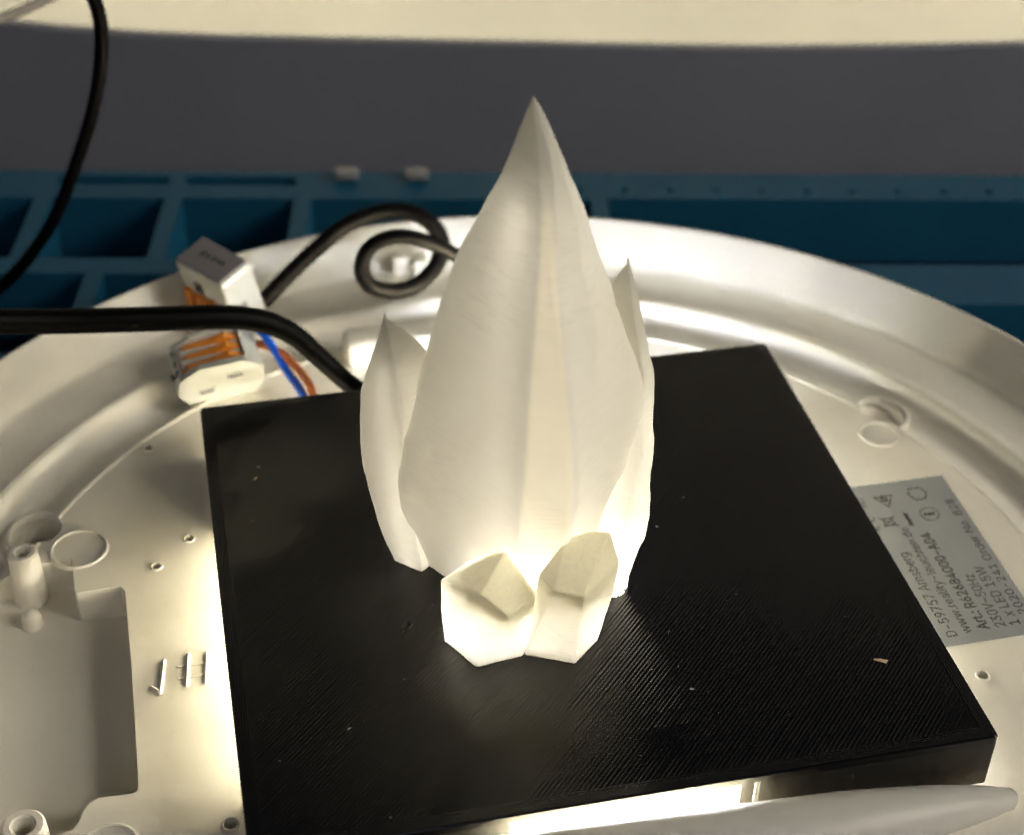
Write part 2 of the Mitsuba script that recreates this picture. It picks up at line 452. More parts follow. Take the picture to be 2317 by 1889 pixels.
# white block and clip at the back of the base
P = np.array((-0.0311, 0.3216, 0.0000)) + np.array([0, 0, 0.0035])
add('lamp_base__terminal_block', xf(tm(rounded_box(0.024, 0.008, 0.007, 0.0014)), COVER_R, P + np.array([0.002, 0.003, 0.0])), 'm_white')
P = np.array((-0.0413, 0.3341, 0.0000))
add('lamp_base__wall_clip', xf(tm(rounded_box(0.006, 0.004, 0.006, 0.0006)), COVER_R, np.array((-0.0291, 0.3601, 0.0040))), 'm_white')
add('lamp_base__wall_clip', xf(tm(rounded_box(0.004, 0.005, 0.008, 0.0006)), COVER_R, np.array((-0.0248, 0.3590, 0.0030))), 'm_white')


# the light sources on the base: small lens domes
def dome(r, seg=20):
    ang = np.linspace(0, math.pi / 2, 8)
    pr = [(0, 0)] + [(r * math.cos(t), r * math.sin(t)) for t in ang]
    pr[-1] = (0, r)
    return tm(lathe_man(pr, seg))


BARS = [((0.0075, 0.030), (0.0075, 0.096), 0.032), ((0.045, 0.111), (0.083, 0.111), 1.0), ((0.060, 0.0105), (0.116, 0.0105), 1.25), ((0.0040, 0.0100), (0.028, 0.0100), 0.055), ((0.1215, 0.070), (0.1215, 0.112), 0.16)]
for (a0, b0), (a1, b1), k in BARS:
    p0, p1 = on_cover(a0, b0, 0.0082), on_cover(a1, b1, 0.0082)
    add('lamp_base__led_bar', tube([p0, p0 * 0.67 + p1 * 0.33, p0 * 0.33 + p1 * 0.67, p1], 0.0030, 14, n=3), 'm_white_soft', emit=LED_TINT * LED_POWER * k)
    for f in (0.15, 0.85):
        c_ = p0 * (1 - f) + p1 * f
        add('lamp_base__bar_foot', xf(tm(m3.Manifold.cylinder(0.0052, 0.0012, 0.0012, 16).translate((0, 0, 0.0003))), None, (c_[0], c_[1], 0)), 'm_white_soft')
CORE = np.array([0.0030, 0.2245])
for x, y, z, k in [(0.0115, 0.2245, 0.0105, 0.06), (-0.0055, 0.2172, 0.0105, 0.48)]:
    add('lamp_base__led_lens', xf(dome(0.0036), None, (x, y, z)), 'm_white_soft', emit=CORE_TINT * CORE_POWER * k)
    add('lamp_base__led_post', tm(m3.Manifold.cylinder(z - 0.0010, 0.0034, 0.0034, 24).translate((x, y, 0.0004))), 'm_white_soft')
# slim emitter rods added inside three crystals, only to make them glow
for pts_, rad_, k in [([(0.0045, 0.2225, 0.018), (0.0042, 0.2218, 0.028), (0.0036, 0.2240, 0.048), (0.0028, 0.2272, 0.072), (0.0024, 0.2285, 0.099)], [0.0032, 0.0042, 0.0018, 0.0014, 0.0012], 0.024),
                      ([(-0.0180, 0.2350, 0.012), (-0.0193, 0.2392, 0.025), (-0.0203, 0.2430, 0.040), (-0.0215, 0.2432, 0.056)], [0.0011, 0.0013, 0.0011, 0.0007], 0.020),
                      ([(0.0198, 0.2288, 0.012), (0.0204, 0.2297, 0.022), (0.0210, 0.2310, 0.034), (0.0207, 0.2335, 0.060)], [0.0016, 0.0020, 0.0008, 0.0004], 0.040)]:
    add('lamp_base__added_glow_rod', tube(pts_, rad_, 16, n=4), 'm_white_soft', emit=CORE_TINT * CORE_POWER * k)
for x, y in ((-0.0180, 0.2350), (0.0198, 0.2288)):
    add('lamp_base__led_post', tm(m3.Manifold.cylinder(0.0112, 0.0022, 0.0014, 20).translate((x, y, 0.0004))), 'm_white_soft')
add('lamp_base__led_post', tm(m3.Manifold.cylinder(0.0174, 0.0034, 0.0026, 24).translate((0.0045, 0.2225, 0.0004))), 'm_white_soft')

# ------------------------------------------------------------------ sticker with its print
sx0, sx1, sy0, sy1 = 0.1290, 0.1568, 0.2035, 0.2533
E2 = np.array([EX[0], EX[1], 0.0])
EY = -EB


def stick(u, v, z=0.0):
    return u * EX + v * EY + np.array([0, 0, z])


st = tm(prism([(sx0, sy0), (sx1, sy0), (sx1, sy1), (sx0, sy1)], 0.00004, 0.00016))
add('sticker__film', xf(st, COVER_R), 'm_label', smooth=False)
tag('sticker', 'grey rating sticker with rows of black print, right of the black cover', 'sticker')
TEXT_R = np.stack([EY, -EX, [0, 0, 1.0]], 1)


def line_of_text(txt, u, v0, v1, h, bold=False):
    m = meshkit.text_mesh(txt, h, 0.00006, bold)
    w = m.bounds[1, 0] - m.bounds[0, 0]
    m.apply_translation([-m.bounds[0, 0], 0, 0])
    m.apply_scale([(v1 - v0) / w, 1, 1])
    add('sticker__print', xf(m, TEXT_R, stick(u, v0, 0.00017)), 'm_ink', smooth=False)


for txt, u, v0, v1, h, bold in [('Leuchten GmbH', 0.1352, 0.2058, 0.2275, 0.0021, False),
                                ('D-59757 Arnsberg', 0.1389, 0.2058, 0.2308, 0.0022, False), ('www.reality-leuchten.de', 0.1421, 0.2060, 0.2384, 0.0020, False),
                                ('Art.: R62684000-A04', 0.1460, 0.2064, 0.2358, 0.0022, True), ('230V~50Hz', 0.1496, 0.2064, 0.2220, 0.0022, False),
                                ('1 x LED 15W', 0.1527, 0.2064, 0.2238, 0.0022, False), ('2020-241 Order No. 828', 0.1556, 0.2090, 0.2452, 0.0019, False)][1:]:
    line_of_text(txt, u, v0, v1, h, bold)


def outline(poly, w):
    return sg.LineString(list(poly) + [poly[0]]).buffer(w / 2, join_style=2)


def mark(shape, u, v):
    ms = [trimesh.creation.extrude_polygon(g, 0.00006, engine='earcut') for g in getattr(shape, 'geoms', [shape])]
    add('sticker__symbol', xf(trimesh.util.concatenate(ms), TEXT_R, stick(u, v, 0.00017)), 'm_ink', smooth=False)


def regular(n, r, a0=0.0):
    return [(r * math.cos(a0 + 2 * math.pi * k / n), r * math.sin(a0 + 2 * math.pi * k / n)) for k in range(n)]


w_ = 0.00028
mark(outline(regular(3, 0.0024, math.pi), w_).union(sg.Point(0.0003, 0.0001).buffer(0.0009).difference(sg.Point(0.0003, 0.0001).buffer(0.0005))).union(sg.LineString([(-0.0008, -0.0005), (0.0012, 0.0008)]).buffer(0.00014)), 0.1409, 0.2478)
mark(outline([(-0.0019, 0.0012), (-0.0019, -0.0012), (0.0002, -0.0022), (0.0019, -0.0012), (0.0019, 0.0012), (0.0002, 0.0020)], w_), 0.1487, 0.2484)
ci = sg.Point(0, 0).buffer(0.0021)
mark(ci.difference(sg.Point(0, 0).buffer(0.0019)).union(sg.box(-0.0004, -0.0013, 0.0004, -0.0005)).union(sg.box(-0.0004, -0.0003, 0.0004, 0.0004)).union(sg.box(-0.0004, 0.0006, 0.0004, 0.0013)).union(sg.box(-0.0007, -0.0001, 0.0006, 0.0002)), 0.1486, 0.2415)
binp = outline([(-0.0013, 0.0012), (-0.0013, -0.0012), (0.0011, -0.0008), (0.0011, 0.0008)], w_)
cross = sg.LineString([(-0.0016, -0.0016), (0.0014, 0.0016)]).buffer(0.00014).union(sg.LineString([(-0.0016, 0.0016), (0.0014, -0.0016)]).buffer(0.00014))
mark(binp.union(cross), 0.1389, 0.2408)
mark(sg.box(-0.0020, -0.00045, 0.0020, 0.00045), 0.1434, 0.2407)
mark(outline([(-0.0014, -0.0014), (0.0014, -0.0014), (0.0014, 0.0014), (-0.0014, 0.0014)], w_).union(outline([(-0.0007, -0.0007), (0.0007, -0.0007), (0.0007, 0.0007), (-0.0007, 0.0007)], w_)), 0.1345, 0.2478)
arc = sg.Point(0, 0).buffer(0.0011).difference(sg.Point(0, 0).buffer(0.0008))
mark(arc.intersection(sg.box(-0.002, -0.002, 0.0003, 0.002)), 0.1352, 0.2425)
mark(arc.intersection(sg.box(-0.002, -0.002, 0.0003, 0.002)).union(sg.box(-0.001, -0.00014, 0.0, 0.00014)), 0.1352, 0.2395)

# ------------------------------------------------------------------ black printed cover
W_, D_, top_t = COVER_W, COVER_D, 0.0017


def round_rect(x0, y0, x1, y1, r):
    """r: radii at (x0,y0), (x1,y0), (x1,y1), (x0,y1)."""
    out = []
    for (cx, cy, a0), rr in zip([(x0, y0, 180), (x1, y0, 270), (x1, y1, 0), (x0, y1, 90)], r):
        sx_, sy_ = (1 if cx == x0 else -1), (1 if cy == y0 else -1)
        for k in range(9):
            a = math.radians(a0 + 90 * k / 8)
            out.append((cx + sx_ * rr + rr * math.cos(a), cy + sy_ * rr + rr * math.sin(a)))
    return out


rad = (0.0008, 0.0008, 0.0056, 0.0014)
o1 = round_rect(0, -D_, W_, 0, rad)
o2 = round_rect(0.0003, -D_ + 0.0003, W_ - 0.0003, -0.0003, tuple(r - 0.0002 for r in rad))
plate = m3.Manifold.batch_hull([prism(o1, COVER_TOP - top_t, COVER_TOP - 0.0003), prism(o2, COVER_TOP - 0.0003, COVER_TOP)])
SIDE_HOLES = [(0.0028, 0.2268, 0.0132), (-0.0055, 0.2172, 0.0046), (0.0105, 0.2165, 0.0042), (-0.0180, 0.2350, 0.0020), (0.0198, 0.2288, 0.0027)]
for hx_, hy_, hr_ in SIDE_HOLES:
    lh = np.array([hx_, hy_, 0]) - CORNER
    plate = plate - m3.Manifold.cylinder(0.03, hr_, hr_, 24).translate((lh @ EX, -(lh @ EB), 0.0))
# a torn pit in the printed top
pit_ = np.array((-0.0189, 0.2177, 0.0140)) - CORNER
PA, PB = pit_ @ EX, pit_ @ EB
PITS = [(PA + da, PB + db, r) for da, db, r in [(0.0, 0.0, 0.00095), (0.0011, 0.0008, 0.0007), (-0.0006, 0.0018, 0.0006), (0.0019, -0.0006, 0.0005), (-0.0012, 0.0034, 0.0005), (0.0042, -0.0038, 0.0004), (0.0058, -0.0042, 0.00045)]]
for px, py, r in PITS:
    s = m3.Manifold.sphere(r, 8).scale((1.3, 0.8, 0.5)).rotate((0, 0, 40))
    plate = plate - s.translate((px, -py, COVER_TOP))
pt = tm(plate)
add('printed_cover__top_plate', xf(pt, COVER_R, CORNER), 'm_cover_top', smooth=20)


def ridge(p, q_, w, h, prof_n=5):
    """One printed line: a low rounded strip from p to q_ in the cover's own axes."""
    p, q_ = np.array(p), np.array(q_)
    d = (q_ - p) / np.linalg.norm(q_ - p)
    nrm = np.array([-d[1], d[0]])
    u = np.linspace(-1, 1, prof_n)
    V = []
    for e_ in (p, q_):
        for t in u:
            xy = e_ + nrm * t * w / 2
            V.append([xy[0], -xy[1], COVER_TOP + h * (1 - t * t)])
    F = []
    for k in range(prof_n - 1):
        F += [[k, k + prof_n, k + 1], [k + 1, k + prof_n, k + prof_n + 1]]
    return np.array(V), np.array(F)


rv, rf, rn = [], [], 0
PITCH, RH = 0.00072, 0.000062
inner = sg.box(0.0026, 0.0026, W_ - 0.0026, D_ - 0.0026)
for px, py, r in PITS:
    inner = inner.difference(affinity.rotate(affinity.scale(sg.Point(px, py).buffer(r * 0.9), 1.35, 0.75), -40))
for hx_, hy_, hr_ in SIDE_HOLES:
    lh = np.array([hx_, hy_, 0]) - CORNER
    inner = inner.difference(sg.Point(lh @ EX, lh @ EB).buffer(hr_))
lr = np.random.default_rng(21)
t = 0.002
while t < W_ + D_:
    # local a + b = t: lines at 45 degrees to the edges
    ln = sg.LineString([(t + 0.01, -0.01), (-0.01, t + 0.01)]).intersection(inner)
    for g in getattr(ln, 'geoms', [ln]):
        if g.is_empty or g.length < 0.0006:
            continue
        (x0, y0), (x1, y1) = g.coords[0], g.coords[-1]
        n_seg = max(1, int(g.length / 0.005))
        hs = RH * lr.uniform(0.65, 1.25)
        wob = np.cumsum(lr.normal(0, 0.000012, n_seg + 1))
        pr_ = [np.array([x0, y0]) + (np.array([x1, y1]) - np.array([x0, y0])) * k / n_seg + 0.7071 * wob[k] for k in range(n_seg + 1)]
        for k in range(n_seg):
            mid = (pr_[k] + pr_[k + 1]) / 2
            worn = meshkit.fbm(np.array([[mid[0] * 45 + 3, mid[1] * 45, 1.7]]), 3, 2)[0]
            hh = hs * (1.0 - 0.80 * np.clip((worn - 0.50) / 0.14, 0, 1))
            a_, b_ = ridge(pr_[k], pr_[k + 1], PITCH * 0.98, hh)
            rv.append(a_)
            rf.append(b_ + rn)
            rn += len(a_)
    t += PITCH * math.sqrt(2)
for i in range(5):
    o_ = 0.00045 + i * 0.00048
    cr_ = [(o_, o_), (W_ - o_, o_), (W_ - o_, D_ - o_), (o_, D_ - o_)]
    for k in range(4):
        a_, b_ = ridge(cr_[k], cr_[(k + 1) % 4], 0.00047, RH * 0.9)
        rv.append(a_)
        rf.append(b_ + rn)
        rn += len(a_)
rm = trimesh.Trimesh(np.vstack(rv), np.vstack(rf), process=False)
if rm.face_normals[:, 2].mean() < 0:
    rm.invert()
k = add('printed_cover__print_line', xf(rm, COVER_R, CORNER), 'm_cover_line', smooth=True)
labels[k] = {'label': 'fine diagonal printed lines of the top', 'kind': 'stuff'}
tag('printed_cover', 'square black printed cover plate with fine diagonal lines, under the white crystals', 'cover')
wt = 0.0016
tz = COVER_TOP - top_t - 0.00005


def cover_wall(name, x0, x1, y0, y1, z0=0.0004, z1=tz, cut=()):
    b = box_man(x0, x1, y0, y1, z0, z1)
    for c in cut:
        b = b - box_man(*c)
    add(name, xf(tm(b), COVER_R, CORNER), 'm_cover_side', smooth=False)


e = 0.0002
cover_wall('printed_cover__front_wall', 0.0865, W_ - e, -D_ + e, -D_ + wt, cut=[(0.1235, 0.2, -0.2, 0, -1, 0.0016)])
cover_wall('printed_cover__front_wall', 0.0100, 0.0408, -D_ + e, -D_ + wt)
cover_wall('printed_cover__side_wall', 0.0 + e, wt, -D_ + wt + e, -0.099)
cover_wall('printed_cover__side_wall', 0.0 + e, wt, -0.026, -wt - e)
cover_wall('printed_cover__side_wall', W_ - wt, W_ - e, -D_ + wt + e, -wt - 0.003, z0=0.0036)
cover_wall('printed_cover__back_wall', 0.0310, 0.0570, -wt, -e)
cover_wall('printed_cover__back_wall', 0.1190, W_ - 0.0035, -wt, -e)
for a in (0.0422, 0.0852):
    cover_wall('printed_cover__post', a - 0.0012, a + 0.0012, -D_ + 0.0021, -D_ + 0.0065)

# small glossy burrs of the print along scuffs
def burr(a, b, size, seed):
    r = np.random.default_rng(seed)
    p = r.normal(size=(9, 3)) * np.array([1.6, 0.7, 0.45]) * size * 0.5
    m = trimesh.convex.convex_hull(p)
    c_, s_ = math.cos(math.radians(58)), math.sin(math.radians(58))
    return xf(m, np.array([[c_, -s_, 0], [s_, c_, 0], [0, 0, 1.0]]), on_cover(a, b, COVER_TOP + 0.00004))


cl_ = np.array([0.003, 0.224, 0]) - CORNER
br, burrs = np.random.default_rng(31), []
q0, q1 = (np.array((-0.0177, 0.2064, 0.0140)) - CORNER), (np.array((-0.0297, 0.1869, 0.0140)) - CORNER)
for i in range(90):
    if i < 26:
        t_ = br.uniform(0, 1)
        c_ = q0 * (1 - t_) + q1 * t_ + br.normal(0, 0.0008, 3)
        a, b = c_ @ EX, c_ @ EB
    elif i < 60:
        a, b = br.normal(0.078, 0.010), br.normal(0.092, 0.010)
    else:
        a, b = br.uniform(0.01, 0.12), br.uniform(0.05, 0.118)
    if 0.004 < a < 0.126 and 0.004 < b < 0.118 and math.hypot(a - cl_ @ EX, b - cl_ @ EB) > 0.022:
        burrs.append(burr(a, b, br.uniform(0.00018, 0.00042), 500 + i))
k = add('printed_cover__print_burr', trimesh.util.concatenate(burrs), 'm_burr', smooth=False)
labels[k] = {'label': 'tiny glossy black burrs and scuffs of the print', 'kind': 'stuff'}

# crumbs on the cover
rng = np.random.default_rng(11)


def crumb(size, seed, stretch=(1, 1, 1)):
    r = np.random.default_rng(seed)
    p = r.normal(size=(14, 3)) * np.array(stretch) * size * 0.5
    m = trimesh.convex.convex_hull(p)
    m.apply_translation([0, 0, -m.bounds[0, 2]])
    return m


for i, (pos, size, mat, lab, st_) in enumerate([
        ((0.0681, 0.2109, 0.0140), 0.0008, 'm_flake', 'beige flake lying on the right of the black cover', (1.2, 0.9, 0.25)),
        ((0.0293, 0.2466, 0.0140), 0.0004, 'm_fluff', 'tiny white crumb on the black cover right of the tall crystal', (1, 1, .6)),
        ((0.0332, 0.2027, 0.0140), 0.0005, 'm_fluff', 'tiny white crumb on the black cover, in front and to the right of the crystals', (1.3, .8, .5)),
        ((-0.0526, 0.2588, 0.0140), 0.0005, 'm_flake', 'tiny pale crumb near the left edge of the black cover', (1, 1, .6))]):
    k = add('crumb', xf(crumb(size, i + 3, st_), None, pos), mat, smooth=False)
    tag(k, lab, 'crumb')
dust = []
for i in range(16):
    if i < 9:
        a, b = rng.normal(0.083, 0.016), rng.normal(0.083, 0.018)
    else:
        a, b = rng.uniform(0.004, 0.126), rng.uniform(0.02, 0.119)
    if not (0.003 < a < 0.127 and 0.003 < b < 0.119):
        continue
    dust.append(xf(crumb(rng.uniform(0.00008, 0.00020), 100 + i, (rng.uniform(1, 2.6), 1, 0.6)), None, on_cover(a, b, COVER_TOP + 0.00002)))
add('dust', trimesh.util.concatenate(dust), 'm_fluff', smooth=False)
tag('dust', 'fine pale dust specks scattered over the black cover', 'dust', kind='stuff')

# ------------------------------------------------------------------ the crystals
MAIN = [[0.013, 0.23305, -0.01614, 0.01642, 0.00038, 0.00936, 0.01211], [0.016, 0.2329, -0.01684, 0.01653, 0.00052, 0.00938, 0.01204], [0.019, 0.23275, -0.01754, 0.01663, 0.00067, 0.00946, 0.01198], [0.022, 0.2326, -0.01839, 0.01672, 0.00081, 0.00953, 0.01192], [0.025, 0.23245, -0.01987, 0.01681, 0.00093, 0.00957, 0.01184], [0.028, 0.2323, -0.02095, 0.0173, 0.00105, 0.00962, 0.01177], [0.031, 0.23215, -0.02121, 0.01788, 0.00119, 0.00974, 0.0117], [0.035, 0.23195, -0.02118, 0.01908, 0.00138, 0.00995, 0.01165], [0.04, 0.2317, -0.02059, 0.0207, 0.00162, 0.01023, 0.0117], [0.045, 0.23145, -0.01999, 0.02216, 0.00187, 0.01046, 0.01176], [0.05, 0.2312, -0.01881, 0.02307, 0.00212, 0.01051, 0.01195], [0.056, 0.2309, -0.01751, 0.02381, 0.00241, 0.01049, 0.01225], [0.062, 0.2306, -0.01635, 0.02319, 0.00263, 0.01031, 0.01269], [0.068, 0.2303, -0.01511, 0.02109, 0.00283, 0.00982, 0.01332], [0.074, 0.23, -0.01368, 0.01902, 0.00299, 0.00891, 0.01389], [0.08, 0.2297, -0.01188, 0.01692, 0.00315, 0.00739, 0.01365], [0.086, 0.2294, -0.00995, 0.01476, 0.00358, 0.00634, 0.01225], [0.092, 0.2291, -0.00733, 0.01278, 0.00432, 0.00618, 0.01084], [0.098, 0.2288, -0.00471, 0.01074, 0.00411, 0.00607, 0.00942], [0.103, 0.22855, -0.00252, 0.00858, 0.00372, 0.00591, 0.00815], [0.108, 0.2283, -0.00071, 0.00658, 0.00329, 0.00519, 0.0063], [0.111, 0.22815, 0.00028, 0.00526, 0.00295, 0.00426, 0.00512], [0.1135, 0.22803, 0.00111, 0.00417, 0.00258, 0.00346, 0.00411], [0.115, 0.22795, 0.00163, 0.00348, 0.00236, 0.00298, 0.0035], [0.116, 0.2279, 0.00205, 0.00285, 0.00236, 0.00258, 0.00281], [0.1166, 0.22787, 0.00222, 0.00252, 0.00237, 0.00237, 0.00244]]
LEFT = [[0.013, 0.2347, -0.02207, -0.01483, -0.01664], [0.017, 0.236, -0.02366, -0.0149, -0.01719], [0.021, 0.23768, -0.02545, -0.01514, -0.01782], [0.026, 0.23967, -0.02729, -0.0152, -0.01858], [0.031, 0.24149, -0.0284, -0.01447, -0.01931], [0.037, 0.24331, -0.02914, -0.01362, -0.01981], [0.043, 0.2435, -0.02903, -0.01284, -0.01999], [0.048, 0.2435, -0.02846, -0.01297, -0.02027], [0.053, 0.2435, -0.02733, -0.0136, -0.02064], [0.058, 0.2435, -0.02569, -0.01542, -0.02153], [0.061, 0.2435, -0.02456, -0.01782, -0.02208], [0.0635, 0.2435, -0.02381, -0.02112, -0.02267], [0.065, 0.2435, -0.02339, -0.02296, -0.02312], [0.0658, 0.2435, -0.02337, -0.02293, -0.02309]]
RIGHT = [[0.013, 0.22912, 0.01334, 0.02294, 0.01879], [0.017, 0.22944, 0.0133, 0.02313, 0.01936], [0.021, 0.22976, 0.01326, 0.02399, 0.01988], [0.026, 0.23016, 0.01321, 0.02557, 0.02049], [0.031, 0.23056, 0.01316, 0.02613, 0.02118], [0.036, 0.23096, 0.0131, 0.02597, 0.02173], [0.042, 0.23144, 0.01309, 0.02577, 0.02238], [0.049, 0.232, 0.01309, 0.02562, 0.02285], [0.056, 0.23256, 0.0131, 0.0255, 0.02299], [0.063, 0.23312, 0.01337, 0.02477, 0.02271], [0.069, 0.2336, 0.01376, 0.02328, 0.02155], [0.074, 0.234, 0.01408, 0.02193, 0.02065], [0.078, 0.23432, 0.01588, 0.02092, 0.01996], [0.081, 0.23456, 0.01752, 0.02006, 0.01943], [0.0828, 0.2347, 0.01885, 0.01925, 0.01909], [0.0838, 0.23478, 0.01879, 0.0192, 0.01903]]


def round_poly(pts, n, r):
    """n points evenly along the outline, its corners rounded by smoothing over the share r of its length."""
    p = np.vstack([pts, pts[:1]])
    s = np.r_[0, np.cumsum(np.linalg.norm(np.diff(p, axis=0), axis=1))]
    t = np.linspace(0, s[-1], n, endpoint=False)
    q_ = np.stack([np.interp(t, s, p[:, k]) for k in range(2)], 1)
    k = max(1, int(r * n))
    for _ in range(2):
        q_ = sum(np.roll(q_, j, 0) for j in range(-k, k + 1)) / (2 * k + 1) if k else q_
    return q_


def loft(rings_fn, zs_, n=120, corner=0.008, seed=0, rough=0.00025):
    V, F = [], []
    for z in zs_:
        pts, yc = rings_fn(z)
        q_ = round_poly(np.asarray(pts), n, corner)
        V.append(np.column_stack([q_, np.full(n, z)]))
    V = np.vstack(V)
    ctr = V.mean(0)
    nrm = V - ctr
    nrm[:, 2] = 0
    size = np.linalg.norm(nrm, axis=1, keepdims=True)
    nrm /= size + 1e-9
    d = (meshkit.fbm(V * 130 + seed * 7.3, 3, seed) - 0.5) * 2
    V = V + nrm * (d[:, None] * rough * 2.2) * np.clip(size / 0.006, 0, 1)
    for i in range(len(zs_) - 1):
        for k in range(n):
            a, b = i * n + k, i * n + (k + 1) % n
            F += [[a, b, b + n], [a, b + n, a + n]]
    c0, c1 = len(V), len(V) + 1
    V = np.vstack([V, V[:n].mean(0), V[-n:].mean(0) + [0, 0, 0.0004]])
    L = (len(zs_) - 1) * n
    for k in range(n):
        F += [[c0, (k + 1) % n, k], [c1, L + k, L + (k + 1) % n]]
    return trimesh.Trimesh(V, F, process=False)


def col(tab, k):
    a = np.array(tab)
    return lambda z: np.interp(z, a[:, 0], a[:, k])


def main_ring(z):
    y, xl, xr, fl, fr, fs = (f(z) for f in main_cols)
    h = (xr - xl) / 2
    return [(xl, y + 0.10 * h), (fl, y - 0.85 * h), (fr, y - 0.90 * h), (fs, y - 0.70 * h), (xr, y - 0.05 * h), (xl + 1.55 * h, y + 0.75 * h), (xl + 0.55 * h, y + 0.8 * h)], y


def side_ring(cols, k):
    def f(z):
        y, xl, xr, fx = (c(z) for c in cols)
        h = (xr - xl) / 2
        return [(xl, y), (fx, y - k * h), (xr, y - 0.1 * h), (xl + 1.4 * h, y + 0.7 * h), (xl + 0.5 * h, y + 0.6 * h)], y
    return f


main_cols = [col(MAIN, k) for k in range(1, 7)]
left_cols = [col(LEFT, k) for k in range(1, 5)]
right_cols = [col(RIGHT, k) for k in range(1, 5)]
BASE = COVER_TOP + 0.00003


def levels(tab, n):
    z0, z1 = 0.0132, tab[-1][0]
    return np.linspace(z0, z1, n)


def faceted(points, refine=0.00045, passes=10, seed=1, rough=0.00012):
    h = m3.Manifold.hull_points(np.asarray(points, float))
    m = tm(h.refine_to_length(refine))
    trimesh.smoothing.filter_taubin(m, lamb=0.5, nu=0.51, iterations=passes)
    d = (meshkit.fbm(m.vertices * 220 + seed * 5.1, 3, seed) - 0.5) * 2
    m.vertices = m.vertices + m.vertex_normals * (d * rough)[:, None]
    return m


front_left = [(-0.0116, 0.2139, 0.0130), (-0.0056, 0.2075, 0.0130), (0.0027, 0.2106, 0.0130), (0.0047, 0.2147, 0.0130), (-0.0120, 0.2125, 0.0303), (-0.0120, 0.2105, 0.0246), (-0.0008, 0.2150, 0.0350), (0.0047, 0.2070, 0.0319), (-0.0047, 0.2045, 0.0345), (-0.0000, 0.2025, 0.0315),
              (-0.010, 0.228, 0.013), (0.004, 0.228, 0.013), (-0.006, 0.226, 0.024), (0.004, 0.224, 0.024)]
front_right = [(0.0031, 0.2108, 0.0130), (0.0123, 0.2088, 0.0130), (0.0164, 0.2147, 0.0130), (0.0102, 0.2150, 0.0386), (0.0141, 0.2165, 0.0388), (0.0177, 0.2170, 0.0383), (0.0197, 0.2165, 0.0321), (0.0053, 0.2080, 0.0361), (0.0188, 0.2145, 0.0258), (0.0076, 0.2040, 0.0362), (0.0130, 0.2035, 0.0355),
               (0.0172, 0.2130, 0.0218), (0.006, 0.228, 0.013), (0.019, 0.226, 0.013), (0.008, 0.226, 0.024), (0.017, 0.226, 0.026)]
middle = [(-0.0013, 0.2165, 0.0347), (0.0090, 0.2160, 0.0374), (0.0042, 0.2085, 0.0309), (0.0, 0.226, 0.013), (0.010, 0.226, 0.013), (0.003, 0.2125, 0.013), (0.003, 0.228, 0.030)]

solids = [('main_crystal', loft(main_ring, levels(MAIN, 110), 180, 0.006, 1)),
          ('left_crystal', loft(side_ring(left_cols, 0.8), levels(LEFT, 60), 90, 0.012, 2)),
          ('right_crystal', loft(side_ring(right_cols, 0.7), levels(RIGHT, 80), 90, 0.012, 3)),
          ('front_crystal', faceted(front_left, seed=4)),
          ('front_crystal_001', faceted(front_right, seed=5)),
          ('front_crystal_002', faceted(middle, seed=6))]
parts = [(n, man(m)) for n, m in solids]
for i, (n, m) in enumerate(parts):
    if m.volume() < 0:
        m = man(trimesh.Trimesh(solids[i][1].vertices, solids[i][1].faces[:, ::-1], process=False))
    parts[i] = (n, m.as_original())
ids = {m.original_id(): n for n, m in parts}
cluster = m3.Manifold.batch_boolean([m for _, m in parts], m3.OpType.Add)
cluster = cluster.trim_by_plane((0, 0, 1), BASE)
cm = cluster.to_mesh()
cv, cf = np.array(cm.vert_properties[:, :3]), np.array(cm.tri_verts)
runs = list(cm.run_index)
owner = np.empty(len(cf), object)
for i, oid in enumerate(cm.run_original_id):
    owner[runs[i] // 3:runs[i + 1] // 3] = ids.get(int(oid), 'base')
low = (cv[cf][:, :, 2] < BASE + 1e-6).all(1)               # the open underside, over the hole in the cover
for n, _ in parts:
    sel = (owner == n) & ~low
    if sel.any():
        sub = trimesh.Trimesh(cv, cf[sel], process=False)
        sub.remove_unreferenced_vertices()
        sub.merge_vertices()
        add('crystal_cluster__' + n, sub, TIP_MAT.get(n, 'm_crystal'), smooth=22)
tag('crystal_cluster', 'glowing cluster of translucent white printed crystals standing on the black cover', 'crystal cluster')
labels['crystal_cluster__main_crystal'] = {'label': 'tallest crystal with a sharp tip and a bright ridge'}
labels['crystal_cluster__left_crystal'] = {'label': 'shorter pointed crystal at the left'}
labels['crystal_cluster__right_crystal'] = {'label': 'slim pointed crystal behind at the right'}
labels['crystal_cluster__front_crystal'] = {'label': 'short stubby crystal in front at the left with a blazing white face'}
labels['crystal_cluster__front_crystal_001'] = {'label': 'short stubby crystal in front at the right'}
